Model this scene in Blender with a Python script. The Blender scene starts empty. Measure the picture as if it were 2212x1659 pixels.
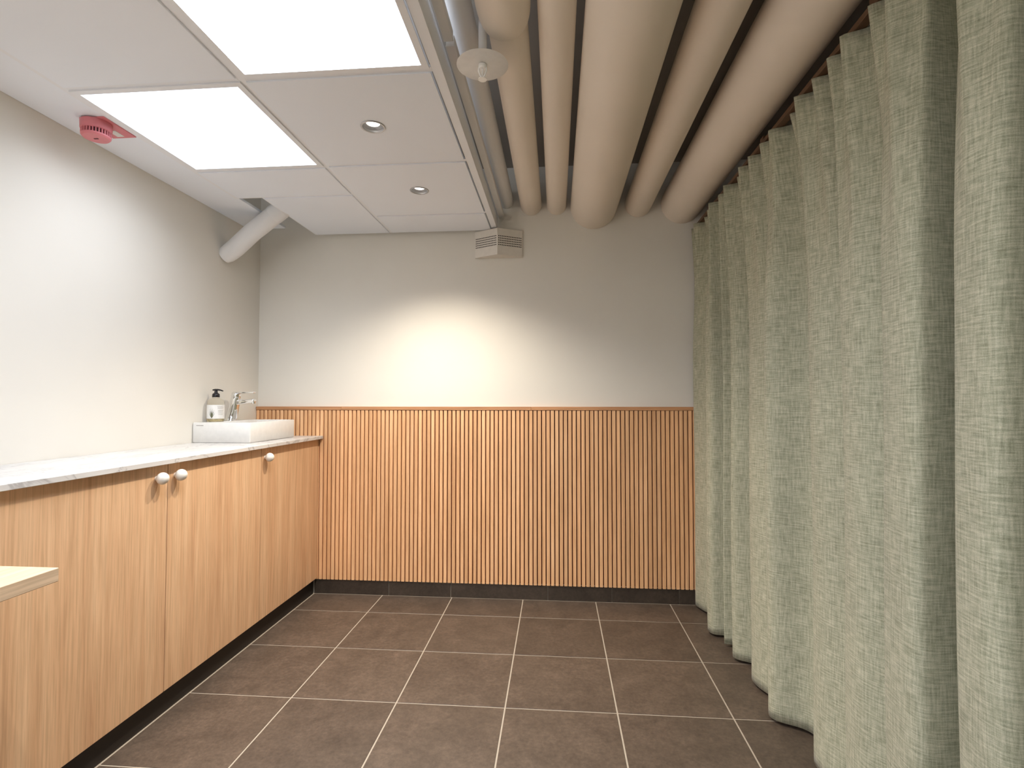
import bpy, bmesh, math, random
from mathutils import Vector, Matrix

random.seed(7)
SC = bpy.context.scene
COL = SC.collection
PI = math.pi

# ---------------------------------------------------------------- camera
CAM = Vector((1.387, -2.9758, 1.1069))
YAW, PITCH, ROLL = -0.0832, 0.0307, 0.0002
F_PX = 1145.52
fw = Vector((math.sin(YAW) * math.cos(PITCH), math.cos(YAW) * math.cos(PITCH), math.sin(PITCH)))
rt = Vector((math.cos(YAW), -math.sin(YAW), 0.0))
up = rt.cross(fw)
cam_data = bpy.data.cameras.new('camera')
cam = bpy.data.objects.new('camera', cam_data)
COL.objects.link(cam)
m = Matrix((rt, up, -fw)).transposed().to_4x4()
m.translation = CAM
cam.matrix_world = m
cam_data.sensor_width = 36.0
cam_data.lens = F_PX / 2212.0 * 36.0
cam_data.clip_start = 0.02
SC.camera = cam

# ---------------------------------------------------------------- world, exposure
world = bpy.data.worlds.new('world')
SC.world = world
world.use_nodes = True
world.node_tree.nodes['Background'].inputs[0].default_value = (0.0, 0.0, 0.0, 1)
world.node_tree.nodes['Background'].inputs[1].default_value = 0.0
SC.view_settings.view_transform = 'Standard'
SC.view_settings.look = 'None'
SC.view_settings.gamma = 1.0
SC.view_settings.use_curve_mapping = False
SC.view_settings.exposure = 1.34

LED_POWER = 4.6             # watts of a visible LED panel
LED_SPREAD = 150            # degrees, micro-prismatic diffuser
LED_STRENGTH = 1.3
ADDED_FILL_STRENGTH = 5.4  # glow of the fill panels added out of view
LED_COLOR = (0.82, 0.89, 1.0)
SPOT_POWER = 30.0
SPOT_ANGLE, SPOT_BLEND = 128, 1.0
SPOT_COLOR = (1.0, 0.90, 0.755)

# ---------------------------------------------------------------- materials
def srgb(r, g, b):
    def f(c):
        c /= 255.0
        return c / 12.92 if c <= 0.04045 else ((c + 0.055) / 1.055) ** 2.4
    return (f(r), f(g), f(b), 1.0)

class NT:
    def __init__(s, name):
        s.m = bpy.data.materials.new(name)
        s.m.use_nodes = True
        s.t = s.m.node_tree
        s.b = s.t.nodes['Principled BSDF']
    def n(s, kind, **kw):
        nd = s.t.nodes.new(kind)
        for k, v in kw.items():
            setattr(nd, k, v)
        return nd
    def l(s, a, b):
        s.t.links.new(a, b)
    def pos(s, scale=(1, 1, 1), rnd=0.0):
        g = s.n('ShaderNodeNewGeometry')
        mp = s.n('ShaderNodeMapping')
        mp.inputs['Scale'].default_value = scale
        s.l(g.outputs['Position'], mp.inputs['Vector'])
        if rnd:
            oi = s.n('ShaderNodeObjectInfo')
            mu = s.n('ShaderNodeMath', operation='MULTIPLY')
            mu.inputs[1].default_value = rnd
            s.l(oi.outputs['Random'], mu.inputs[0])
            s.l(mu.outputs[0], mp.inputs['Location'])
        return mp.outputs['Vector']
    def noise(s, vec, scale, detail=3.0, rough=0.55, dist=0.0):
        nd = s.n('ShaderNodeTexNoise')
        nd.inputs['Scale'].default_value = scale
        nd.inputs['Detail'].default_value = detail
        nd.inputs['Roughness'].default_value = rough
        nd.inputs['Distortion'].default_value = dist
        s.l(vec, nd.inputs['Vector'])
        return nd.outputs['Fac']
    def ramp(s, fac, stops):
        r = s.n('ShaderNodeValToRGB')
        e = r.color_ramp.elements
        while len(e) < len(stops):
            e.new(0.5)
        for el, (p, c) in zip(e, stops):
            el.position = p
            el.color = c
        s.l(fac, r.inputs['Fac'])
        return r.outputs['Color']
    def mix(s, fac, a, b, blend='MIX'):
        mx = s.n('ShaderNodeMix', data_type='RGBA', blend_type=blend)
        for sock, v in ((mx.inputs[0], fac), (mx.inputs[6], a), (mx.inputs[7], b)):
            if hasattr(v, 'links'):
                s.l(v, sock)
            else:
                sock.default_value = v
        return mx.outputs[2]
    def col(s, c):
        if hasattr(c, 'links'):
            s.l(c, s.b.inputs['Base Color'])
        else:
            s.b.inputs['Base Color'].default_value = c
    def set(s, **kw):
        for k, v in kw.items():
            s.b.inputs[k.replace('_', ' ')].default_value = v
    def bump(s, h, strength, dist=0.002):
        bp = s.n('ShaderNodeBump')
        bp.inputs['Strength'].default_value = strength
        bp.inputs['Distance'].default_value = dist
        s.l(h, bp.inputs['Height'])
        s.l(bp.outputs['Normal'], s.b.inputs['Normal'])

def paint(name, c, rough=0.6, var=0.03, bump=0.06):
    t = NT(name)
    v = t.pos()
    n1 = t.noise(v, 2.2, 2)
    lo = tuple(x * (1 - var) for x in c[:3]) + (1,)
    hi = tuple(min(1, x * (1 + var)) for x in c[:3]) + (1,)
    t.col(t.ramp(n1, [(0.3, lo), (0.7, hi)]))
    t.set(Roughness=rough)
    if bump:
        t.bump(t.noise(v, 260, 3), bump, 0.001)
    return t.m

def plain(name, c, rough=0.5, metal=0.0, **kw):
    t = NT(name)
    v = t.pos()
    n1 = t.noise(v, 40, 2)
    lo = tuple(x * 0.97 for x in c[:3]) + (1,)
    hi = tuple(min(1, x * 1.03) for x in c[:3]) + (1,)
    t.col(t.ramp(n1, [(0.3, lo), (0.7, hi)]))
    t.set(Roughness=rough, Metallic=metal, **kw)
    return t.m

def wood(name, dark, mid, light, sc=(22, 22, 0.9), rough=0.5, rnd=9.0, tint=0.12, axis_fine=(160, 160, 5)):
    t = NT(name)
    v = t.pos(sc, rnd)
    n1 = t.noise(v, 1.0, 5, 0.6, 0.6)
    c1 = t.ramp(n1, [(0.28, dark), (0.5, mid), (0.72, light)])
    v2 = t.pos(axis_fine, rnd)
    n2 = t.noise(v2, 1.0, 3, 0.6)
    g = t.ramp(n2, [(0.35, (0.84, 0.82, 0.80, 1)), (0.6, (1.03, 1.02, 1.02, 1))])
    c2 = t.mix(1.0, c1, g, 'MULTIPLY')
    oi = t.n('ShaderNodeObjectInfo')
    tr = t.ramp(oi.outputs['Random'], [(0.0, (1 - tint, 1 - tint * 1.15, 1 - tint * 1.25, 1)), (1.0, (1 + tint, 1 + tint * 0.9, 1 + tint * 0.8, 1))])
    c3 = t.mix(1.0, c2, tr, 'MULTIPLY')
    t.col(c3)
    t.set(Roughness=rough)
    t.bump(n2, 0.08, 0.0006)
    return t.m

M = {}
M['wall'] = paint('wall_paint', (0.80, 0.760, 0.688, 1), 0.7, 0.02)
M['pipe'] = paint('pipe_paint', (0.85, 0.765, 0.665, 1), 0.55, 0.03, 0.03)
M['pipe_gray'] = paint('pipe_paint_pale', (0.84, 0.83, 0.83, 1), 0.55, 0.03, 0.03)
M['ceil'] = paint('ceiling_tile_white', (0.87, 0.905, 0.975, 1), 0.8, 0.015, 0.05)
M['grid'] = paint('ceiling_grid_white', (0.86, 0.875, 0.92, 1), 0.45, 0.01, 0)
M['slab'] = paint('slab_paint_shaded', (0.42, 0.38, 0.33, 1), 0.8, 0.05)  # beige like the walls, darkened to put the shade above the pipes into it
M['fixture'] = plain('fixture_white', (0.78, 0.77, 0.75, 1), 0.4)
M['sprinkler'] = plain('sprinkler_bright_white', (0.93, 0.92, 0.90, 1), 0.25)
M['vent'] = plain('vent_white', (0.78, 0.73, 0.66, 1), 0.45)
M['vent_hole'] = plain('vent_hole_dark', (0.03, 0.026, 0.02, 1), 0.8)
M['oak'] = wood('oak_veneer', srgb(206, 162, 124), srgb(220, 180, 141), srgb(230, 194, 156), tint=0.03)
M['slat'] = wood('oak_slat', srgb(218, 167, 119), srgb(238, 187, 138), srgb(248, 203, 157), tint=0.07)
M['rail'] = wood('oak_rail', srgb(176, 124, 84), srgb(202, 150, 106), srgb(216, 166, 122), sc=(0.9, 22, 22), tint=0.08, axis_fine=(5, 160, 160))
M['backing'] = wood('dark_backing', srgb(92, 34, 16), srgb(106, 42, 20), srgb(118, 50, 26))
M['carcass'] = wood('carcass_board', srgb(150, 108, 74), srgb(164, 120, 84), srgb(176, 132, 94))
M['table'] = wood('birch_top', srgb(210, 182, 152), srgb(217, 191, 162), srgb(223, 199, 172), sc=(18, 1.0, 18), tint=0.02, axis_fine=(140, 5, 140))
M['plinth'] = plain('plinth_black', srgb(34, 29, 25), 0.5)
M['ceramic'] = plain('white_ceramic', (0.74, 0.725, 0.70, 1), 0.12)
M['chrome'] = plain('chrome', (0.86, 0.86, 0.86, 1), 0.07, 1.0)
M['steel'] = plain('brushed_aluminium', (0.46, 0.45, 0.46, 1), 0.32, 0.9)
M['reflector'] = plain('downlight_reflector_grey', (0.22, 0.215, 0.22, 1), 0.45, 0.3)
M['black'] = plain('black_plastic', srgb(26, 24, 28), 0.35)
M['label'] = plain('paper_label', (0.80, 0.79, 0.77, 1), 0.6)
M['ink'] = plain('grey_ink', srgb(150, 146, 140), 0.7)
M['leafink'] = plain('olive_ink', srgb(104, 104, 78), 0.7)
M['red'] = plain('red_plastic', (0.72, 0.22, 0.25, 1), 0.4)
M['redslot'] = plain('red_slot', (0.10, 0.01, 0.02, 1), 0.6)
M['track'] = plain('curtain_track_brown', srgb(92, 66, 46), 0.5)
M['knob'] = plain('knob_white', (0.78, 0.73, 0.66, 1), 0.3)

def mk_marble():
    t = NT('marble')
    v = t.pos((1.0, 0.45, 1.0))
    n0 = t.noise(v, 3.0, 5, 0.6, 1.2)
    base = t.ramp(n0, [(0.3, (0.58, 0.565, 0.55, 1)), (0.62, (0.70, 0.685, 0.665, 1))])
    n1 = t.noise(t.pos((3.4, 0.9, 1.0)), 2.2, 6, 0.62, 1.6)
    vein = t.ramp(n1, [(0.475, (1, 1, 1, 1)), (0.50, (0.62, 0.61, 0.62, 1)), (0.525, (1, 1, 1, 1))])
    t.col(t.mix(0.85, base, vein, 'MULTIPLY'))
    t.set(Roughness=0.28)
    return t.m
M['marble'] = mk_marble()

def mk_tile(name, k=1.0):
    t = NT(name)
    v = t.pos((1, 1, 1), 5.0)
    n1 = t.noise(v, 9.0, 7, 0.72, 0.4)
    c1 = t.ramp(n1, [(0.3, srgb(76, 64, 54)), (0.5, srgb(88, 75, 64)), (0.72, srgb(102, 87, 75))])
    n2 = t.noise(v, 70.0, 4, 0.7)
    g = t.ramp(n2, [(0.3, (0.72, 0.72, 0.72, 1)), (0.7, (1.2, 1.2, 1.2, 1))])
    c2 = t.mix(1.0, c1, g, 'MULTIPLY')
    oi = t.n('ShaderNodeObjectInfo')
    tr = t.ramp(oi.outputs['Random'], [(0, (0.88 * k, 0.88 * k, 0.88 * k, 1)), (1, (1.1 * k, 1.1 * k, 1.1 * k, 1))])
    t.col(t.mix(1.0, c2, tr, 'MULTIPLY'))
    t.set(Roughness=0.48)
    t.bump(n2, 0.10, 0.001)
    return t.m
M['tile'] = mk_tile('slate_tile')
M['skirt'] = mk_tile('slate_skirting', 0.55)
M['grout'] = plain('grout', srgb(176, 164, 148), 0.85)

def mk_fabric():
    t = NT('curtain_linen')
    uv = t.n('ShaderNodeUVMap')
    uv.uv_map = 'UVMap'
    def layer(scale, sc, d):
        mp = t.n('ShaderNodeMapping')
        mp.inputs['Scale'].default_value = scale
        t.l(uv.outputs['UV'], mp.inputs['Vector'])
        return t.noise(mp.outputs['Vector'], sc, d, 0.65)
    weft = layer((24, 250, 1), 1.0, 4)
    warp = layer((230, 18, 1), 1.0, 4)
    fine = layer((520, 520, 1), 1.0, 2)
    big = layer((3, 5, 1), 1.0, 3)
    c_d, c_m, c_l = srgb(138, 140, 117), srgb(176, 176, 152), srgb(208, 206, 183)
    a = t.ramp(weft, [(0.36, c_d), (0.5, c_m), (0.64, c_l)])
    b = t.ramp(warp, [(0.36, c_d), (0.5, c_m), (0.64, c_l)])
    c = t.mix(0.45, a, b)
    f = t.ramp(fine, [(0.3, (0.86, 0.86, 0.86, 1)), (0.7, (1.12, 1.12, 1.12, 1))])
    c = t.mix(1.0, c, f, 'MULTIPLY')
    g = t.ramp(big, [(0.3, (0.94, 0.94, 0.94, 1)), (0.7, (1.05, 1.05, 1.05, 1))])
    c = t.mix(1.0, c, g, 'MULTIPLY')
    t.col(c)
    t.set(Roughness=0.9)
    t.b.inputs['Sheen Weight'].default_value = 0.12
    t.bump(t.mix(0.5, weft, warp), 0.25, 0.0015)
    return t.m
M['fabric'] = mk_fabric()

def emission(name, c, s):
    t = NT(name)
    e = t.n('ShaderNodeEmission')
    e.inputs[0].default_value = c + (1.0,)
    e.inputs[1].default_value = s
    t.l(e.outputs[0], t.t.nodes['Material Output'].inputs[0])
    return t.m
M['led'] = emission('led_diffuser', LED_COLOR, LED_STRENGTH)
M['fill_rear'] = emission('added_fill_rear', (0.88, 0.93, 1.0), ADDED_FILL_STRENGTH)  # emitter for the added fill panels, not a visible fitting
M['lamp'] = emission('downlight_lens', (1.0, 0.94, 0.84), 4.0)

def mk_glass(name, c, ior):
    t = NT(name)
    t.set(Roughness=0.03, IOR=ior)
    t.b.inputs['Transmission Weight'].default_value = 1.0
    t.col(c)
    return t.m
M['soap'] = mk_glass('clear_soap_bottle', (0.96, 0.95, 0.90, 1), 1.12)
M['soap_base'] = mk_glass('thick_bottle_base', (0.80, 0.74, 0.52, 1), 1.3)

# ---------------------------------------------------------------- builders
WLOC = {}
def empty(name, loc=(0, 0, 0)):
    o = bpy.data.objects.new(name, None)
    o.empty_display_size = 0.05
    COL.objects.link(o)
    o.location = loc
    WLOC[o] = Vector(loc)
    return o

def link(name, me, mat, loc=(0, 0, 0), parent=None, smooth=False):
    """loc is a world position; the mesh is given around it"""
    if mat is not None and not me.materials:
        me.materials.append(mat)
    o = bpy.data.objects.new(name, me)
    COL.objects.link(o)
    w = Vector(loc)
    WLOC[o] = w
    if parent is not None:
        o.parent = parent
        o.location = w - WLOC[parent]
    else:
        o.location = w
    if smooth:
        for p in me.polygons:
            p.use_smooth = True
    return o

def tag(o, label, cat, group=None):
    o['label'] = label
    o['category'] = cat
    if group:
        o['group'] = group
    return o

def struct(o, label=None):
    o['kind'] = 'structure'
    if label:
        o['label'] = label
    return o

def bm_mesh(bm, name='mesh'):
    bmesh.ops.recalc_face_normals(bm, faces=bm.faces)
    me = bpy.data.meshes.new(name)
    bm.to_mesh(me)
    bm.free()
    return me

def box_mesh(sx, sy, sz, bev=0.0, seg=1):
    bm = bmesh.new()
    bmesh.ops.create_cube(bm, size=1.0)
    for v in bm.verts:
        v.co.x *= sx; v.co.y *= sy; v.co.z *= sz
    if bev:
        bmesh.ops.bevel(bm, geom=list(bm.edges), offset=bev, segments=seg, profile=0.5, affect='EDGES')
    return bm_mesh(bm)

def box(name, x0, x1, y0, y1, z0, z1, mat, parent=None, bev=0.0, seg=1):
    me = box_mesh(x1 - x0, y1 - y0, z1 - z0, bev, seg)
    return link(name, me, mat, ((x0 + x1) / 2, (y0 + y1) / 2, (z0 + z1) / 2), parent)

def lathe_mesh(prof, seg=32, cap=True):
    """prof: list of (r, z)"""
    vs, fs = [], []
    for r, z in prof:
        for k in range(seg):
            a = 2 * PI * k / seg
            vs.append((r * math.cos(a), r * math.sin(a), z))
    for i in range(len(prof) - 1):
        for k in range(seg):
            k2 = (k + 1) % seg
            fs.append((i * seg + k, i * seg + k2, (i + 1) * seg + k2, (i + 1) * seg + k))
    if cap:
        fs.append(tuple(range(seg - 1, -1, -1)))
        b = (len(prof) - 1) * seg
        fs.append(tuple(range(b, b + seg)))
    me = bpy.data.meshes.new('lathe')
    me.from_pydata(vs, [], fs)
    bm = bmesh.new(); bm.from_mesh(me)
    bmesh.ops.recalc_face_normals(bm, faces=bm.faces)
    bm.to_mesh(me); bm.free()
    return me

def sharp_smooth(o, deg=40):
    me = o.data
    for p in me.polygons:
        p.use_smooth = True
    bm = bmesh.new(); bm.from_mesh(me)
    for e in bm.edges:
        if len(e.link_faces) == 2 and e.calc_face_angle(0) > math.radians(deg):
            e.smooth = False
    bm.to_mesh(me); bm.free()
    return o

def lathe(name, prof, mat, loc, parent=None, seg=32, cap=True, rot=None):
    o = link(name, lathe_mesh(prof, seg, cap), mat, loc, parent)
    if rot:
        o.rotation_euler = rot
    sharp_smooth(o)
    return o

def sweep_mesh(pts, radii, seg=24, origin=(0, 0, 0), sy=1.0):
    pts = [Vector(p) - Vector(origin) for p in pts]
    n = len(pts)
    tan = []
    for i in range(n):
        a = pts[max(0, i - 1)]; b = pts[min(n - 1, i + 1)]
        tan.append((b - a).normalized())
    ref = Vector((0, 0, 1)) if abs(tan[0].z) < 0.9 else Vector((0, 1, 0))
    u = (ref - tan[0] * ref.dot(tan[0])).normalized()
    vs, fs = [], []
    for i in range(n):
        u = (u - tan[i] * u.dot(tan[i])).normalized()
        w = tan[i].cross(u)
        r = radii[i] if isinstance(radii, (list, tuple)) else radii
        for k in range(seg):
            a = 2 * PI * k / seg
            vs.append(pts[i] + u * (r * math.cos(a)) + w * (r * sy * math.sin(a)))
    for i in range(n - 1):
        for k in range(seg):
            k2 = (k + 1) % seg
            fs.append((i * seg + k, i * seg + k2, (i + 1) * seg + k2, (i + 1) * seg + k))
    fs.append(tuple(range(seg - 1, -1, -1)))
    b = (n - 1) * seg
    fs.append(tuple(range(b, b + seg)))
    me = bpy.data.meshes.new('sweep')
    me.from_pydata([tuple(v) for v in vs], [], fs)
    bm = bmesh.new(); bm.from_mesh(me)
    bmesh.ops.recalc_face_normals(bm, faces=bm.faces)
    bm.to_mesh(me); bm.free()
    return me

def tube(name, pts, radii, mat, parent=None, seg=24, sy=1.0):
    o = link(name, sweep_mesh(pts, radii, seg, pts[0], sy), mat, pts[0], parent)
    sharp_smooth(o, 50)
    return o

def prism(name, outline, z0, z1, mat, parent=None, bev=0.0):
    """outline: list of world (x, y)"""
    cx = sum(p[0] for p in outline) / len(outline); cy = sum(p[1] for p in outline) / len(outline)
    bm = bmesh.new()
    lo = [bm.verts.new((x - cx, y - cy, 0)) for x, y in outline]
    hi = [bm.verts.new((x - cx, y - cy, z1 - z0)) for x, y in outline]
    bm.faces.new(lo); bm.faces.new(hi)
    n = len(outline)
    for i in range(n):
        bm.faces.new((lo[i], lo[(i + 1) % n], hi[(i + 1) % n], hi[i]))
    bmesh.ops.recalc_face_normals(bm, faces=bm.faces)
    if bev:
        bmesh.ops.bevel(bm, geom=list(bm.edges), offset=bev, segments=2, profile=0.5, affect='EDGES')
    return link(name, bm_mesh(bm), mat, (cx, cy, z0), parent)

# ---------------------------------------------------------------- the room shell
XL, XR = -0.365, 2.62          # left wall, right wall behind the curtain
YB, YR = 0.018, -4.70          # back wall, rear wall behind the camera
ZC = 2.075                     # underside of the suspended ceiling
ZS = 2.44                      # underside of the slab

struct(box('wall_back', XL - 0.12, XR + 0.12, YB, YB + 0.12, 0.0, ZS, M['wall']), 'beige painted back wall above slatted wood wainscot')
struct(box('wall_left', XL - 0.12, XL, YR, YB, 0.0, ZS, M['wall']), 'off-white painted left wall above marble countertop')
struct(box('wall_right', XR, XR + 0.12, YR, YB, 0.0, ZS, M['wall']), 'painted right wall hidden behind the green curtain')
struct(box('wall_rear', XL - 0.12, XR + 0.12, YR - 0.12, YR, 0.0, ZS, M['wall']), 'painted rear wall behind the viewer')
struct(box('ceiling', XL - 0.12, XR + 0.12, YR - 0.12, YB + 0.12, ZS, ZS + 0.12, M['slab']), 'beige ceiling slab above the pipes, colour darkened as shade')
floor = struct(box('floor', XL - 0.12, XR + 0.12, YR - 0.12, YB + 0.12, -0.12, -0.0015, M['grout']), 'floor of dark slate tiles with pale grout')

# floor tiles, one object each
T, G = 0.40, 0.0055
col_edges = [0.0] + [T * k for k in range(1, 7)] + [XR]
row_edges = [0.0, -0.24] + [-0.24 - T * k for k in range(1, 12)]
shared = {}
for i in range(len(col_edges) - 1):
    for j in range(len(row_edges) - 1):
        x0, x1 = col_edges[i] + G / 2, col_edges[i + 1] - G / 2
        y1, y0 = row_edges[j] - G / 2, max(row_edges[j + 1], YR) + G / 2
        if y1 - y0 < 0.02:
            continue
        key = (round(x1 - x0, 4), round(y1 - y0, 4))
        if key not in shared:
            shared[key] = box_mesh(x1 - x0, y1 - y0, 0.012, 0.0008)
        link('tile', shared[key], M['tile'], ((x0 + x1) / 2, (y0 + y1) / 2, -0.006), floor)

# skirting of cut tiles along the back wall
base = empty('baseboard_back', (1.0, 0.010, 0))
struct(base, 'low skirting of cut dark slate tiles along the back wall')
je = [-0.003, 0.435, 0.792, 1.337, 1.689, 2.05, 2.40]
for a, b in zip(je, je[1:]):
    box('tile', a + 0.0018, b - 0.0018, 0.003, 0.0125, 0.0, 0.080, M['skirt'], base, 0.0007)
box('grout_bed', je[0], je[-1], 0.0100, 0.0175, 0.0, 0.079, M['grout'], base)

# ---------------------------------------------------------------- slatted wainscot
wain = tag(empty('slat_wainscot', (1.0, 0.0, 0.08)), 'oak wainscot of narrow vertical slats along the back wall', 'wainscot')
WX0, WX1 = XL + 0.002, 2.36
SZ0, SZ1 = 0.081, 1.050
box('backing_board', WX0, WX1, 0.0110, 0.0172, SZ0 + 0.004, SZ1, M['backing'], wain)
PITCH_S, SLAT_W = 0.0242, 0.0184
slat_me = box_mesh(SLAT_W, 0.0150, SZ1 - SZ0, 0.0009)
x = WX0 + SLAT_W / 2 + 0.001
while x + SLAT_W / 2 < WX1:
    link('slat', slat_me, M['slat'], (x, 0.0035, (SZ0 + SZ1) / 2), wain)
    x += PITCH_S
rj = [WX0, 0.151, 1.246, WX1]
for a, b in zip(rj, rj[1:]):
    box('cap_rail', a + 0.0004, b - 0.0004, -0.007, 0.0172, SZ1 + 0.001, SZ1 + 0.0205, M['rail'], wain, 0.001)

# ---------------------------------------------------------------- suspended ceiling
sus = tag(empty('suspended_ceiling', (0.4, -2.3, ZC)), 'white suspended tile ceiling left of the exposed pipes', 'ceiling')
XA, XM, XE, XF = -0.14, 0.44, 1.03, 1.056
TB = 0.022

def tile_mesh(sx, sy, th=0.014, hole=None, hr=0.036):
    """ceiling tile around its centre; hole = (hx, hy) relative to the centre"""
    if hole is None:
        return box_mesh(sx, sy, th, 0.0015)
    n = 48
    bm = bmesh.new()
    hx, hy = hole
    def sq(a):
        dx, dy = math.cos(a), math.sin(a)
        t = 1e9
        if dx > 1e-9: t = min(t, (sx / 2 - hx) / dx)
        if dx < -1e-9: t = min(t, (-sx / 2 - hx) / dx)
        if dy > 1e-9: t = min(t, (sy / 2 - hy) / dy)
        if dy < -1e-9: t = min(t, (-sy / 2 - hy) / dy)
        return (hx + dx * t, hy + dy * t)
    angs = [2 * PI * k / n for k in range(n)]
    for cx_, cy_ in ((sx / 2, sy / 2), (-sx / 2, sy / 2), (-sx / 2, -sy / 2), (sx / 2, -sy / 2)):
        angs.append(math.atan2(cy_ - hy, cx_ - hx) % (2 * PI))
    angs = sorted(set(round(a, 6) for a in angs))
    n = len(angs)
    rings = []
    for z in (-th / 2, th / 2):
        rings.append(([bm.verts.new((hx + hr * math.cos(a), hy + hr * math.sin(a), z)) for a in angs],
                      [bm.verts.new(sq(a) + (z,)) for a in angs]))
    for k in range(n):
        k2 = (k + 1) % n
        for inn, out in rings:
            bm.faces.new((inn[k], inn[k2], out[k2], out[k]))
        bm.faces.new((rings[0][1][k], rings[0][1][k2], rings[1][1][k2], rings[1][1][k]))
        bm.faces.new((rings[0][0][k], rings[0][0][k2], rings[1][0][k2], rings[1][0][k]))
    return bm_mesh(bm)

def ceiling_tile(x0, x1, y0, y1, dl=None):
    g = 0.010
    x0 += g; x1 -= g; y0 += g; y1 -= g
    c = ((x0 + x1) / 2, (y0 + y1) / 2)
    hole = None if dl is None else (dl[0] - c[0], dl[1] - c[1])
    link('ceiling_tile', tile_mesh(x1 - x0, y1 - y0, 0.014, hole), M['ceil'], (c[0], c[1], ZC - 0.003 + 0.007), sus)

DL = [(0.745, -1.18), (0.762, -0.608), (0.745, -2.37)]
rows_l = [-0.58, -0.875, -1.475, -2.07, -2.67, -3.27, -3.87, -4.47, YR]
rows_r = [-0.004, -0.29, -0.885, -1.475, -2.07, -2.67, -3.27, -3.87, -4.47, YR]
ceiling_tile(-0.007 - 0.008, XM, -0.58, -0.002)
for a, b in zip(rows_l, rows_l[1:]):
    if a in (-0.875, -3.27, -3.87):
        continue
    ceiling_tile(XA, XM, b, a)
for a, b in zip(rows_r, rows_r[1:]):
    if a in (-1.475, -3.27, -3.87):
        continue
    dl = None
    for d in DL:
        if b < d[1] < a:
            dl = d
    ceiling_tile(XM, XE, b, a, dl)
# grid bars
def bar(x0, x1, y0, y1, name='grid_bar'):
    box(name, x0, x1, y0, y1, ZC + 0.002, ZC + 0.010, M['grid'], sus, 0.0006)
h = TB / 2
bar(XA - h, XA + h, YR, -0.58 + h)
bar(XM - h, XM + h, YR, -0.001)
bar(-0.007 - h, -0.007 + h - 0.004, -0.58 + h, -0.001)
for a in rows_l[:-1]:
    bar(XA + h, XM - h, a - h, a + h)
for a in rows_r[1:-1]:
    bar(XM + h, XE - 0.004, a - h, a + h)
bar(XM + h, XE - 0.004, -0.012, -0.001)
bar(XA + h + 0.13, XM - h, -0.012, -0.001)
# right edge: flange and upright fascia
bar(XE - 0.004, XF, YR, -0.001, 'edge_flange')
box('edge_fascia', XF - 0.002, XF, YR, -0.001, ZC + 0.010, 2.160, M['grid'], sus)
# left margin strip against the wall
box('margin_strip', XL + 0.001, XA - h + 0.004, YR, -0.10, ZC + 0.0105, ZC + 0.024, M['ceil'], sus, 0.001)

# visible LED panels, plus fill panels added behind the camera
def led_panel(x0, x1, y0, y1, label, mat='led', dim=1.0):
    r = tag(empty('led_panel', ((x0 + x1) / 2, (y0 + y1) / 2, ZC)), label, 'ceiling light', 'square LED ceiling panels')
    g = 0.009
    x0 += g; x1 -= g; y0 += g; y1 -= g
    w = 0.020
    z0, z1 = ZC - 0.003, ZC + 0.009
    bm = bmesh.new()
    o = [(x0, y0), (x1, y0), (x1, y1), (x0, y1)]
    i = [(x0 + w, y0 + w), (x1 - w, y0 + w), (x1 - w, y1 - w), (x0 + w, y1 - w)]
    cx, cy = (x0 + x1) / 2, (y0 + y1) / 2
    V = [[bm.verts.new((p[0] - cx, p[1] - cy, z)) for p in L] for L, z in ((o, z0), (i, z0), (i, z1), (o, z1))]
    for k in range(4):
        k2 = (k + 1) % 4
        for a in range(4):
            b = (a + 1) % 4
            bm.faces.new((V[a][k], V[a][k2], V[b][k2], V[b][k]))
    link('frame', bm_mesh(bm), M['grid'], (cx, cy, 0), r)
    box('diffuser', x0 + w, x1 - w, y0 + w, y1 - w, ZC + 0.000, ZC + 0.006, M[mat], r)
    if mat == 'led':
        ld = bpy.data.lights.new('led_light', 'AREA')
        ld.shape = 'RECTANGLE'
        ld.size, ld.size_y = x1 - x0 - 2 * w, y1 - y0 - 2 * w
        ld.energy = LED_POWER * dim
        ld.color = LED_COLOR
        ld.spread = math.radians(LED_SPREAD)
        lo = bpy.data.objects.new('led_light', ld)
        COL.objects.link(lo)
        lo.parent = r
        lo.location = (0, 0, -0.001)
led_panel(XA, XM, -1.475, -0.875, 'glowing square LED panel beside the red fire sounder', 'led', 0.38)
led_panel(XM, XE, -2.07, -1.475, 'glowing square LED panel nearest the exposed pipes')

led_panel(XM, XE, -3.87, -3.27, 'unseen fill-light panel added behind the viewer beside the pipes', 'fill_rear')  # this and the next ones are unseen panels added as frontal fill
led_panel(XA, XM, -4.47, -3.87, 'unseen fill-light panel added in the rear corner of the room', 'fill_rear')
led_panel(XA, XM, -3.87, -3.27, 'unseen fill-light panel added behind the viewer beside the left wall', 'fill_rear')
led_panel(XM, XE, -4.47, -3.87, 'unseen fill-light panel added by the rear wall beside the pipes', 'fill_rear')

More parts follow.
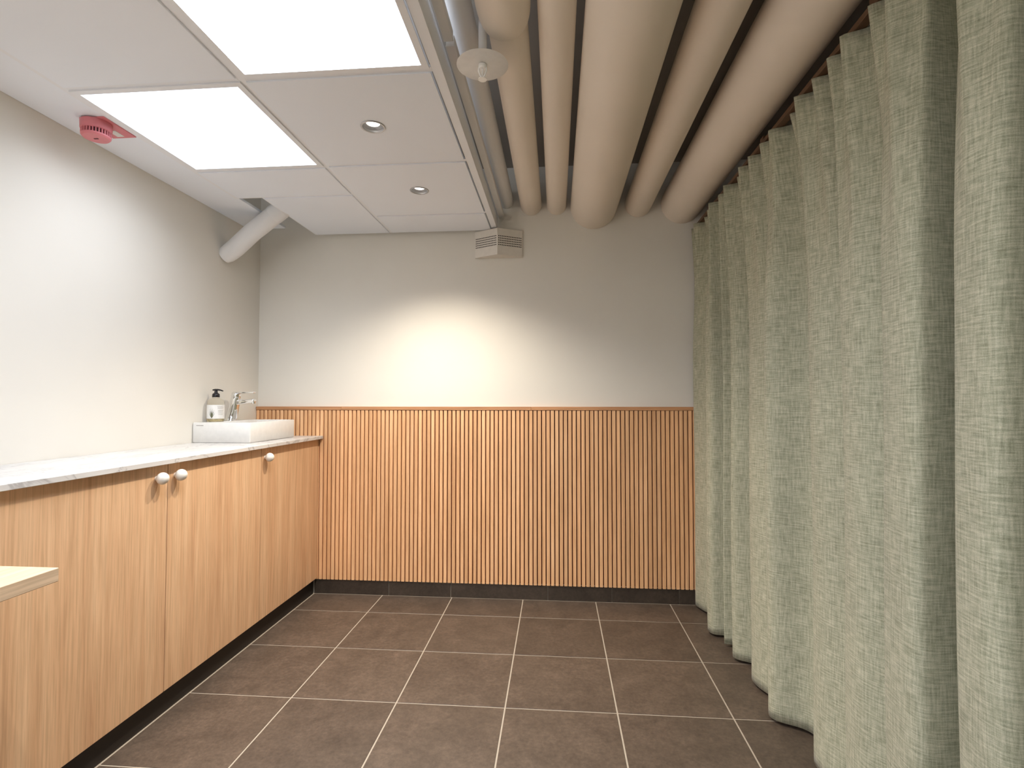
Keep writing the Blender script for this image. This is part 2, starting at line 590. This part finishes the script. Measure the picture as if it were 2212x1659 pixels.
# downlights
def downlight(x, y, label, power, angle=SPOT_ANGLE, blend=SPOT_BLEND):
    r = tag(empty('downlight', (x, y, ZC)), label, 'downlight', 'recessed round downlights')
    zt = ZC - 0.003
    lathe('trim_ring', [(0.036, 0.0), (0.043, 0.0), (0.0435, -0.0015), (0.042, -0.003), (0.037, -0.003), (0.0345, 0.001), (0.0335, 0.006), (0.036, 0.006), (0.036, 0.0)], M['steel'], (x, y, zt), r, 40, False)
    lathe('reflector', [(0.0338, 0.003), (0.0300, 0.006), (0.0235, 0.0115), (0.0228, 0.018), (0.0250, 0.018), (0.0320, 0.008), (0.0354, 0.005), (0.0338, 0.003)], M['reflector'], (x, y, zt), r, 40, False)
    lathe('lamp_lens', [(0.0005, 0.0115), (0.0228, 0.0120), (0.0228, 0.017), (0.0005, 0.017)], M['lamp'], (x, y, zt), r, 32, True)
    ld = bpy.data.lights.new('downlight_beam', 'SPOT')
    ld.energy = power
    ld.color = SPOT_COLOR
    ld.spot_size = math.radians(angle)
    ld.spot_blend = blend
    ld.shadow_soft_size = 0.022
    lo = bpy.data.objects.new('downlight_beam', ld)
    COL.objects.link(lo)
    lo.parent = r
    lo.location = (0, 0, -0.008)
downlight(*DL[0], 'round recessed downlight nearer the LED panels', SPOT_POWER * 0.85, 92, 0.7)
downlight(*DL[1], 'round recessed downlight nearer the slatted wall', SPOT_POWER * 1.25)
downlight(*DL[2], 'round recessed downlight over the light wood desk', SPOT_POWER * 0.5, 84, 0.6)

# ---------------------------------------------------------------- exposed pipes
def pipe(name, x, z, r, y0, y1, mat, label, cat='pipe', seg=40, extra=None):
    pts = [(x, y0, z), (x, (y0 + y1) / 2, z), (x, y1, z)]
    o = tube(name, pts, r, mat, None, seg)
    tag(o, label, cat, 'exposed pipes under the ceiling')
    return o
YE = YB - 0.001
pipe('pipe', 1.106, 2.245, 0.042, YE, YR + 0.001, M['pipe_gray'], 'thin grey pipe next to the suspended ceiling edge')
p2 = pipe('pipe', 1.247, 2.220, 0.060, YE, YR + 0.001, M['pipe'], 'beige pipe with a swollen collar beside the sprinkler disc')
p3 = pipe('pipe', 1.392, 2.214, 0.055, YE, YR + 0.001, M['pipe'], 'slim beige pipe just left of the thickest duct')
p4 = pipe('air_duct', 1.600, 2.203, 0.130, YE, YR + 0.001, M['pipe'], 'thickest beige duct in the middle of the pipe row', 'duct', 56)
p5 = pipe('pipe', 1.847, 2.206, 0.073, YE, YR + 0.001, M['pipe'], 'beige pipe between the thickest duct and the curtain-side duct')
p6 = pipe('air_duct', 2.085, 2.203, 0.112, YE, YR + 0.001, M['pipe'], 'wide beige duct running next to the green curtain', 'duct', 56)
# collar on the second pipe, towards the viewer
prof = []
for k in range(13):
    a = k / 12 * PI / 2
    prof.append((-1.468 - 0.085 * (1 - math.cos(a)), 0.058 + 0.019 * math.sin(a)))
pts = [(1.242, y, 2.214) for y, r in prof] + [(1.242, -1.9, 2.214), (1.242, YR + 0.002, 2.214)]
rad = [r for y, r in prof] + [0.077, 0.077]
tube('collar', pts, rad, M['pipe'], p2, 40)

# flat cable trunking along the ceiling edge
tk = 'cable trunking strips beside the ceiling edge'
def trunk(y0, y1, label):
    r = tag(empty('cable_trunking', (1.0785, y0, 2.150)), label, 'cable trunking', tk)
    box('channel', 1.066, 1.091, y0, y1, 2.1515, 2.180, M['pipe_gray'], r, 0.001)
    box('cover', 1.064, 1.093, y0, y1, 2.148, 2.1525, M['pipe_gray'], r, 0.0015)
trunk(-1.468, YE, 'pale cable trunking strip running from the gap to the back wall')
trunk(YR + 0.001, -1.486, 'pale cable trunking strip on the viewer side of the gap')

# waste pipe angled from the left wall up through the ceiling notch
wp = [(XL + 0.001, -0.325, 1.872), (XL + 0.018, -0.326, 1.880), (XL + 0.040, -0.328, 1.893), (XL + 0.070, -0.331, 1.913),
      (-0.20, -0.340, 1.989), (-0.13, -0.345, 2.037), (-0.062, -0.350, 2.085)]
o = tag(tube('waste_pipe', wp + [(0.10, -0.362, 2.196)], [0.040, 0.045, 0.0465, 0.047, 0.047, 0.047, 0.047, 0.047], M['pipe_gray'], None, 36), 'short white pipe slanting from the left wall into the ceiling notch', 'pipe')
d = (Vector(wp[-1]) - Vector(wp[-2])).normalized()
c0 = Vector(wp[-1]) - d * 0.026
tube('socket_ring', [c0, c0 + d * 0.004, c0 + d * 0.02, c0 + d * 0.060], [0.0475, 0.0485, 0.0488, 0.0488], M['pipe_gray'], o, 36)

# ---------------------------------------------------------------- sprinkler
sx, sy_, sz = 1.172, -1.447, 2.100
spr = tag(empty('sprinkler', (sx, sy_, sz - 0.05)), 'white sprinkler head with round cover disc below the pipes', 'sprinkler')
lathe('cover_disc', [(0.0005, 0.004), (0.055, 0.004), (0.075, 0.000), (0.0765, -0.0010), (0.075, -0.002), (0.015, 0.0008), (0.0005, 0.0008)], M['fixture'], (sx, sy_, sz), spr, 56, False)
tube('drop_pipe', [(sx, sy_, sz + 0.003), (sx, sy_, sz + 0.10), (sx, sy_, ZS - 0.001)], 0.0125, M['pipe_gray'], spr, 24)
lathe('body', [(0.0005, 0.0), (0.0125, 0.0), (0.0125, -0.008), (0.009, -0.012), (0.0005, -0.012)], M['sprinkler'], (sx, sy_, sz), spr, 20, False)
for s in (-1, 1):
    tube('frame_arm', [(sx + s * 0.0105, sy_, sz - 0.008), (sx + s * 0.0115, sy_, sz - 0.018), (sx + s * 0.006, sy_, sz - 0.032), (sx + s * 0.001, sy_, sz - 0.041)], 0.0030, M['sprinkler'], spr, 8)
tube('glass_bulb', [(sx, sy_, sz - 0.010), (sx, sy_, sz - 0.022), (sx, sy_, sz - 0.034)], [0.0022, 0.003, 0.002], M['sprinkler'], spr, 10)
lathe('deflector', [(0.0005, 0.001), (0.004, 0.003), (0.013, 0.0), (0.013, -0.0015), (0.0005, -0.0015)], M['sprinkler'], (sx, sy_, sz - 0.043), spr, 20, False)

# ---------------------------------------------------------------- air terminal on the back wall
vx0, vx1, vxr = 0.926, 1.198, 1.062
vz0, vz1, vd, vs = 1.919, 2.069, 0.084, 0.012
vent = tag(empty('air_terminal', (vxr, YB, vz0)), 'pale wedge-shaped air vent with perforated rows on the back wall', 'air vent')
prism('housing', [(vx0, YB - 0.001), (vx0, YB - vs), (vxr, YB - vd), (vx1, YB - vs), (vx1, YB - 0.001)], vz0, vz1, M['vent'], vent, 0.0012)
for face in (0, 1):
    a = Vector((vx0, YB - vs)) if face == 0 else Vector((vxr, YB - vd))
    b = Vector((vxr, YB - vd)) if face == 0 else Vector((vx1, YB - vs))
    dv = b - a
    L = dv.length
    dv.normalize()
    nv = Vector((dv.y, -dv.x))
    bm = bmesh.new()
    n = 14
    for rr in range(5):
        z = vz1 - 0.044 - rr * 0.0125
        for k in range(n):
            s0 = L * (0.03 + 0.94 * (k + 0.12) / n); s1 = L * (0.03 + 0.94 * (k + 0.80) / n)
            q = [a + dv * s0 + nv * 0.0005, a + dv * s1 + nv * 0.0005, a + dv * s1 - nv * 0.002, a + dv * s0 - nv * 0.002]
            lo = [bm.verts.new((p.x - vxr, p.y - YB, z - 0.0025 - vz0)) for p in q]
            hi = [bm.verts.new((p.x - vxr, p.y - YB, z + 0.0025 - vz0)) for p in q]
            bm.faces.new(lo); bm.faces.new(hi)
            for e in range(4):
                bm.faces.new((lo[e], lo[(e + 1) % 4], hi[(e + 1) % 4], hi[e]))
    g = link('perforations', bm_mesh(bm), M['vent_hole'], (vxr, YB, vz0), vent)
    g['kind'] = 'stuff'

# ---------------------------------------------------------------- red fire sounder
zx, zy, zz = -0.222, -1.268, ZC + 0.0105
snd = tag(empty('fire_sounder', (zx, zy, zz)), 'red round fire alarm sounder on the ceiling margin strip', 'fire alarm')
box('mounting_plate', zx - 0.034, zx + 0.058, zy - 0.034, zy + 0.110, zz - 0.004, zz, M['red'], snd, 0.001)
lathe('body', [(0.0005, 0.0), (0.046, 0.0), (0.047, -0.004), (0.046, -0.028), (0.043, -0.031), (0.0005, -0.031)], M['red'], (zx, zy, zz - 0.004), snd, 40, False)
lathe('slot_core', [(0.0005, 0.0), (0.039, 0.0), (0.039, -0.016), (0.0005, -0.016)], M['redslot'], (zx, zy, zz - 0.034), snd, 40, False)
rib_me = box_mesh(0.0075, 0.0034, 0.016, 0.0006)
for k in range(30):
    a = 2 * PI * k / 30
    rb = link('rib', rib_me, M['red'], (zx + 0.0405 * math.cos(a), zy + 0.0405 * math.sin(a), zz - 0.043), snd)
    rb.rotation_euler = (0, 0, a)
lathe('end_cap', [(0.0005, 0.0), (0.0435, 0.0), (0.0435, -0.004), (0.039, -0.009), (0.0005, -0.010)], M['red'], (zx, zy, zz - 0.050), snd, 40, False)
box('badge', zx - 0.007, zx + 0.009, zy - 0.003, zy + 0.003, zz - 0.0612, zz - 0.0595, M['redslot'], snd, 0.0006)
box('label_sticker', zx - 0.006, zx + 0.022, zy + 0.054, zy + 0.098, zz - 0.0049, zz - 0.0039, M['fixture'], snd, 0.0003)

# ---------------------------------------------------------------- cabinets, countertop
def knob(door, y, z):
    k = tube('knob', [(0.020, y, z), (0.028, y, z)], 0.0085, M['knob'], door, 20)
    prof = []
    n = 14
    for i in range(n + 1):
        a = PI * i / n
        r = 0.0208 * math.sin(a) * (1 + 0.08 * math.cos(a))
        prof.append((max(r, 0.0004), -0.0190 * math.cos(a)))
    lathe('knob_ball', prof, M['knob'], (0.0440, y, z), k, 28, False, (0, PI / 2, 0))

CZ0, CZ1 = 0.090, 0.885
def cabinet(y0, y1, doors, label, filler=None):
    r = tag(empty('base_cabinet', (-0.17, (y0 + y1) / 2, 0)), label, 'cabinet', 'oak base cabinets under the marble top')
    body = box('carcass', XL + 0.002, 0.0, y0 + 0.0006, y1 - 0.0006, CZ0, CZ1 - 0.001, M['carcass'], r)
    box('plinth', XL + 0.002, -0.0045, y0, y1, 0.0, CZ0 - 0.0005, M['plinth'], r)
    for a, b, ky in doors:
        d = box('door', 0.001, 0.020, a + 0.0015, b - 0.0015, CZ0 + 0.001, CZ1 - 0.003, M['oak'], r, 0.0008)
        knob(d, ky, 0.839)
    if filler:
        box('filler_strip', 0.001, 0.017, filler[0] + 0.001, filler[1], CZ0 + 0.001, CZ1 - 0.003, M['oak'], r, 0.0006)
cabinet(-1.800, -0.606, [(-1.800, -1.2015, -1.256), (-1.2015, -0.606, -1.166)], 'double-door oak base cabinet with two white ball knobs')
cabinet(-0.606, -0.0065, [(-0.606, -0.022, -0.575)], 'single-door oak base cabinet under the white basin', (-0.022, -0.0065))

tag(box('countertop', XL + 0.0015, 0.045, -1.812, -0.0055, CZ1, 0.902, M['marble'], None, 0.0012), 'thin white marble countertop with grey veins on oak cabinets', 'countertop')

# ---------------------------------------------------------------- basin
bx0, bx1, by0, by1, bz0, bz1 = XL + 0.003, -0.070, -0.550, -0.120, 0.902, 1.000
basin = tag(empty('basin', ((bx0 + bx1) / 2, (by0 + by1) / 2, bz0)), 'rectangular white ceramic basin standing on the marble countertop', 'basin')
def basin_mesh():
    bm = bmesh.new()
    cx, cy = (bx0 + bx1) / 2, (by0 + by1) / 2
    def rect(x0, x1, y0, y1, z, rr, n=4):
        out = []
        for (ax, ay, s) in ((x1 - rr, y1 - rr, 0), (x0 + rr, y1 - rr, 1), (x0 + rr, y0 + rr, 2), (x1 - rr, y0 + rr, 3)):
            for k in range(n + 1):
                a = PI / 2 * (s + k / n)
                out.append(bm.verts.new((ax + rr * math.cos(a) - cx, ay + rr * math.sin(a) - cy, z - bz0)))
        return out
    ix0, ix1, iy0, iy1 = bx0 + 0.082, bx1 - 0.014, by0 + 0.014, by1 - 0.014
    L = [rect(bx0 + 0.004, bx1 - 0.004, by0 + 0.004, by1 - 0.004, bz0, 0.006),
         rect(bx0, bx1, by0, by1, bz0 + 0.004, 0.006),
         rect(bx0, bx1, by0, by1, bz1 - 0.003, 0.006),
         rect(bx0 + 0.003, bx1 - 0.003, by0 + 0.003, by1 - 0.003, bz1, 0.005),
         rect(ix0, ix1, iy0, iy1, bz1, 0.012),
         rect(ix0 + 0.003, ix1 - 0.003, iy0 + 0.003, iy1 - 0.003, bz1 - 0.004, 0.012),
         rect(ix0 + 0.012, ix1 - 0.012, iy0 + 0.012, iy1 - 0.012, bz1 - 0.068, 0.020),
         rect(ix0 + 0.03, ix1 - 0.03, iy0 + 0.03, iy1 - 0.03, bz1 - 0.078, 0.020)]
    for A, B in zip(L, L[1:]):
        n = len(A)
        for k in range(n):
            bm.faces.new((A[k], A[(k + 1) % n], B[(k + 1) % n], B[k]))
    bm.faces.new(L[0]); bm.faces.new(L[-1])
    return bm_mesh(bm)
bo = link('bowl', basin_mesh(), M['ceramic'], ((bx0 + bx1) / 2, (by0 + by1) / 2, bz0), basin)
sharp_smooth(bo, 50)
lathe('drain', [(0.0005, 0.003), (0.018, 0.003), (0.021, 0.0), (0.0005, 0.0)], M['chrome'], (-0.19, -0.335, bz1 - 0.078), basin, 24, False)
box('maker_mark', bx0 + 0.020, bx0 + 0.056, by0 - 0.0004, by0 + 0.0006, bz1 - 0.0165, bz1 - 0.0135, M['ink'], basin)

# ---------------------------------------------------------------- tap
tx, ty, tz = -0.325, -0.303, bz1
tap = tag(empty('tap', (tx, ty, tz)), 'chrome single-lever tap on the white basin', 'tap')
def rbox_between(name, p0, p1, w, hgt, mat, parent, w1=None, h1=None, bev=0.004):
    """a rounded bar from p0 to p1 lying in the XZ plane; w along Y, hgt across"""
    p0, p1 = Vector(p0), Vector(p1)
    d = (p1 - p0)
    L = d.length
    d.normalize()
    nrm = Vector((-d.z, 0, d.x))
    w1 = w1 or w; h1 = h1 or hgt
    bm = bmesh.new()
    A = [bm.verts.new(Vector((0, 0, 0)) + Vector((0, sy * w / 2, 0)) + nrm * (sn * hgt / 2)) for sy, sn in ((-1, -1), (1, -1), (1, 1), (-1, 1))]
    B = [bm.verts.new(d * L + Vector((0, sy * w1 / 2, 0)) + nrm * (sn * h1 / 2)) for sy, sn in ((-1, -1), (1, -1), (1, 1), (-1, 1))]
    bm.faces.new(A); bm.faces.new(B)
    for k in range(4):
        bm.faces.new((A[k], A[(k + 1) % 4], B[(k + 1) % 4], B[k]))
    bmesh.ops.recalc_face_normals(bm, faces=bm.faces)
    bmesh.ops.bevel(bm, geom=list(bm.edges), offset=bev, segments=3, profile=0.5, affect='EDGES')
    o = link(name, bm_mesh(bm), mat, p0, parent)
    sharp_smooth(o, 60)
    return o
tube('body', [(tx - 0.002, ty, tz + 0.0008), (tx - 0.002, ty, tz + 0.003), (tx - 0.0015, ty, tz + 0.006), (tx + 0.012, ty, tz + 0.060), (tx + 0.021, ty, tz + 0.108), (tx + 0.024, ty, tz + 0.122)], [0.0300, 0.0300, 0.0290, 0.0255, 0.0235, 0.0225], M['chrome'], tap, 32)
tube('head', [(tx + 0.0235, ty, tz + 0.120), (tx + 0.0245, ty, tz + 0.126), (tx + 0.028, ty, tz + 0.143), (tx + 0.0295, ty, tz + 0.149)], [0.0215, 0.0235, 0.0235, 0.017], M['chrome'], tap, 32)
rbox_between('lever', (tx + 0.022, ty, tz + 0.1475), (tx + 0.128, ty, tz + 0.1485), 0.030, 0.0105, M['chrome'], tap, 0.026, 0.0075, 0.0025)
rbox_between('spout', (tx + 0.018, ty, tz + 0.094), (tx + 0.132, ty, tz + 0.106), 0.034, 0.026, M['chrome'], tap, 0.030, 0.018, 0.006)
lathe('aerator', [(0.0005, 0.0), (0.0105, 0.0), (0.0115, 0.012), (0.0005, 0.012)], M['chrome'], (tx + 0.122, ty, tz + 0.090), tap, 24, False)

# ---------------------------------------------------------------- soap bottle
sbx, sby, sbz = -0.319, -0.440, bz1
sb = tag(empty('soap_bottle', (sbx, sby, sbz)), 'clear soap pump bottle with black pump and plant-print label', 'soap bottle')
R = 0.0395
lathe('bottle', [(0.0005, 0.0), (R - 0.004, 0.0), (R, 0.004), (R, 0.098), (R - 0.004, 0.107), (R - 0.014, 0.114), (0.0170, 0.118), (0.0155, 0.122), (0.0155, 0.126), (0.0005, 0.126)], M['soap'], (sbx, sby, sbz), sb, 40, False)
lathe('thick_base', [(0.0005, 0.0012), (R - 0.006, 0.0012), (R - 0.003, 0.006), (R - 0.003, 0.013), (0.0005, 0.009)], M['soap_base'], (sbx, sby, sbz), sb, 40, False)
# label wrapped round the front
def arc_strip(name, a0, a1, z0, z1, r, mat, parent, n=20):
    vs, fs = [], []
    for k in range(n + 1):
        a = a0 + (a1 - a0) * k / n
        for rr in (r, r + 0.0004):
            for z in (z0, z1):
                vs.append((rr * math.cos(a), rr * math.sin(a), z))
    for k in range(n):
        b, c = 4 * k, 4 * k + 4
        for i, j in ((0, 1), (1, 3), (3, 2), (2, 0)):
            fs.append((b + i, b + j, c + j, c + i))
    fs.append((0, 1, 3, 2)); fs.append((4 * n, 4 * n + 2, 4 * n + 3, 4 * n + 1))
    me = bpy.data.meshes.new(name)
    me.from_pydata(vs, [], fs)
    bm = bmesh.new(); bm.from_mesh(me); bmesh.ops.recalc_face_normals(bm, faces=bm.faces); bm.to_mesh(me); bm.free()
    return link(name, me, mat, (sbx, sby, sbz), parent)
front = math.atan2(CAM.y - sby, CAM.x - sbx)
lab = arc_strip('label', front - 1.45, front + 1.45, 0.016, 0.084, R + 0.0002, M['label'], sb)
for z, a0, a1 in ((0.076, 0.15, 0.85), (0.071, 0.2, 0.95), (0.066, 0.2, 0.9), (0.056, 0.25, 0.95), (0.049, 0.25, 0.9), (0.042, 0.3, 0.95), (0.035, 0.3, 0.9)):
    arc_strip('print_line', front + a0, front + a1, z, z + 0.0012, R + 0.0007, M['ink'], lab, 8)
bm = bmesh.new()
def leaf(a0, z0, a1, z1, w):
    n = 6
    prev = None
    for k in range(n + 1):
        t = k / n
        a = a0 + (a1 - a0) * t; z = z0 + (z1 - z0) * t
        ww = w * math.sin(PI * min(0.97, t + 0.12)) + 0.004
        rr = R + 0.0008
        p = [bm.verts.new((rr * math.cos(a + s * ww), rr * math.sin(a + s * ww), z)) for s in (-1, 1)]
        if prev:
            bm.faces.new((prev[0], prev[1], p[1], p[0]))
        prev = p
fa = front - 0.45
for a1, z1, w in ((-0.30, 0.062, 0.03), (-0.12, 0.066, 0.03), (0.10, 0.064, 0.03), (0.26, 0.058, 0.03), (-0.42, 0.050, 0.03), (0.36, 0.046, 0.03), (-0.2, 0.052, 0.04), (0.18, 0.050, 0.04), (0.0, 0.056, 0.04)):
    leaf(fa, 0.018, fa + a1, z1, w)
link('plant_print', bm_mesh(bm), M['leafink'], (sbx, sby, sbz), lab)
pump = lathe('pump_collar', [(0.0005, 0.122), (0.0170, 0.122), (0.0175, 0.124), (0.0170, 0.136), (0.0150, 0.140), (0.0085, 0.144), (0.0075, 0.148), (0.0072, 0.158), (0.0005, 0.158)], M['black'], (sbx, sby, sbz), sb, 28, False)
tube('nozzle', [(sbx - 0.016, sby, sbz + 0.1585), (sbx - 0.004, sby, sbz + 0.160), (sbx + 0.010, sby, sbz + 0.160), (sbx + 0.024, sby, sbz + 0.158), (sbx + 0.036, sby, sbz + 0.1535)], [0.0035, 0.0046, 0.0042, 0.0034, 0.003], M['black'], pump, 14, 1.5)

# ---------------------------------------------------------------- desk in the left foreground
desk = tag(empty('desk', (-0.03, -2.45, 0)), 'pale birch desk whose corner shows at the left edge', 'desk')
DX0, DX1, DY0, DY1, DZ = XL + 0.004, 0.298, -3.10, -1.886, 0.740
box('desk_top', DX0, DX1, DY0, DY1, DZ - 0.030, DZ, M['table'], desk, 0.0015, 2)
for lx in (DX0 + 0.06, DX0 + 0.50):
    for ly in (DY0 + 0.08, DY1 - 0.16):
        box('leg', lx - 0.02, lx + 0.02, ly - 0.02, ly + 0.02, 0.0, DZ - 0.0301, M['table'], desk, 0.003)

# ---------------------------------------------------------------- curtain and its track
plan = [(2.150, -0.008), (2.128, -0.029), (2.138, -0.075), (2.162, -0.134), (2.205, -0.190), (2.200, -0.270), (2.130, -0.318), (2.105, -0.343), (2.118, -0.387),
        (2.168, -0.400), (2.190, -0.430), (2.165, -0.468), (2.139, -0.483), (2.172, -0.497), (2.200, -0.535), (2.165, -0.585), (2.137, -0.602), (2.150, -0.630),
        (2.195, -0.668), (2.215, -0.720), (2.175, -0.768), (2.150, -0.786), (2.152, -0.840), (2.170, -0.903), (2.195, -0.950), (2.150, -0.998), (2.125, -1.017), (2.130, -1.054),
        (2.190, -1.100), (2.212, -1.155), (2.220, -1.210), (2.178, -1.246), (2.160, -1.262), (2.160, -1.320), (2.185, -1.395), (2.205, -1.440), (2.165, -1.472), (2.145, -1.487),
        (2.146, -1.550), (2.172, -1.610), (2.200, -1.640), (2.150, -1.682), (2.126, -1.698), (2.120, -1.745), (2.120, -1.785), (2.128, -1.808), (2.150, -1.815), (2.220, -1.806), (2.310, -1.803),
        (2.345, -1.860), (2.310, -1.900), (2.200, -1.912), (2.140, -1.914), (2.122, -1.932), (2.118, -1.985), (2.121, -2.005), (2.130, -2.022), (2.155, -2.028), (2.220, -2.018), (2.310, -2.016),
        (2.345, -2.080), (2.310, -2.135), (2.180, -2.160), (2.132, -2.180), (2.128, -2.225), (2.130, -2.320),
        (2.180, -2.370), (2.200, -2.430), (2.140, -2.480), (2.125, -2.520), (2.135, -2.620), (2.190, -2.670), (2.200, -2.730), (2.135, -2.770), (2.125, -2.830), (2.150, -2.920),
        (2.190, -2.970), (2.140, -3.030), (2.125, -3.100), (2.160, -3.200), (2.190, -3.25)]
def catmull(P, sub):
    out = []
    for i in range(len(P) - 1):
        p0 = Vector(P[max(0, i - 1)]); p1 = Vector(P[i]); p2 = Vector(P[i + 1]); p3 = Vector(P[min(len(P) - 1, i + 2)])
        for k in range(sub):
            t = k / sub
            out.append(0.5 * ((2 * p1) + (p2 - p0) * t + (2 * p0 - 5 * p1 + 4 * p2 - p3) * t * t + (3 * p1 - p0 - 3 * p2 + p3) * t ** 3))
    out.append(Vector(P[-1]))
    return out
C2 = catmull(plan, 7)
arc = [0.0]
for a, b in zip(C2, C2[1:]):
    arc.append(arc[-1] + (b - a).length)
CT_Z0, CT_Z1 = 0.012, 2.052
NZ = 60
zs = [CT_Z0 + (CT_Z1 - CT_Z0) * (k / NZ) for k in range(NZ + 1)]
verts, faces, uvs = [], [], []
XMID = 2.150
ncol = len(C2)
for j, z in enumerate(zs):
    t = z / CT_Z1
    amp = 1.0 + 0.55 * t * (1 - t) - 0.10 * t - 0.55 * max(0.0, (t - 0.70) / 0.30) ** 1.4
    pl = max(0.0, (t - 0.66) / 0.34) ** 1.5
    drift = 0.010 * t
    for i, p in enumerate(C2):
        ph = (p.y / 0.098) * 2 * PI + 0.5 * math.sin(p.y * 9)
        sharp = (0.5 + 0.5 * math.cos(ph)) ** 2
        wob = 0.004 * math.sin(7 * t + p.y * 5.0) * t * (1 - t) * 4
        xx = XMID + (p.x - XMID) * (1.4 if p.x > XMID and p.y > -1.66 else 1.0) * amp + drift + wob - 0.055 * (sharp - 0.35) * pl
        yy = p.y + 0.010 * math.sin(3.1 * t + p.y * 3) * t * (1 - t) * 2 if i > 3 else p.y
        verts.append((xx - XMID, yy + 1.6, z - CT_Z0))
        uvs.append((arc[i], z))
for j in range(NZ):
    for i in range(ncol - 1):
        a = j * ncol + i
        faces.append((a, a + 1, a + 1 + ncol, a + ncol))
me = bpy.data.meshes.new('curtain')
me.from_pydata(verts, [], faces)
uvl = me.uv_layers.new(name='UVMap')
for lp in me.loops:
    uvl.data[lp.index].uv = uvs[lp.vertex_index]
cur = tag(empty('curtain', (XMID, -1.6, CT_Z0)), 'full-height sage green linen curtain in soft folds on the right', 'curtain')
fab = link('fabric', me, M['fabric'], (XMID, -1.6, CT_Z0), cur, True)
so = fab.modifiers.new('thickness', 'SOLIDIFY')
so.thickness = 0.0018
so.offset = 0.0
ct = tag(empty('curtain_track', (XMID, -1.6, 2.06)), 'dark brown track along the top of the green curtain', 'curtain track')
box('rail', 2.150, 2.176, -3.30, -0.004, 2.054, 2.070, M['track'], ct, 0.001)
for k in range(5):
    yy = -0.25 - 0.7 * k
    box('bracket', 2.155, 2.171, yy - 0.015, yy + 0.015, 2.0701, ZS - 0.0005 if False else 2.0885, M['track'], ct)
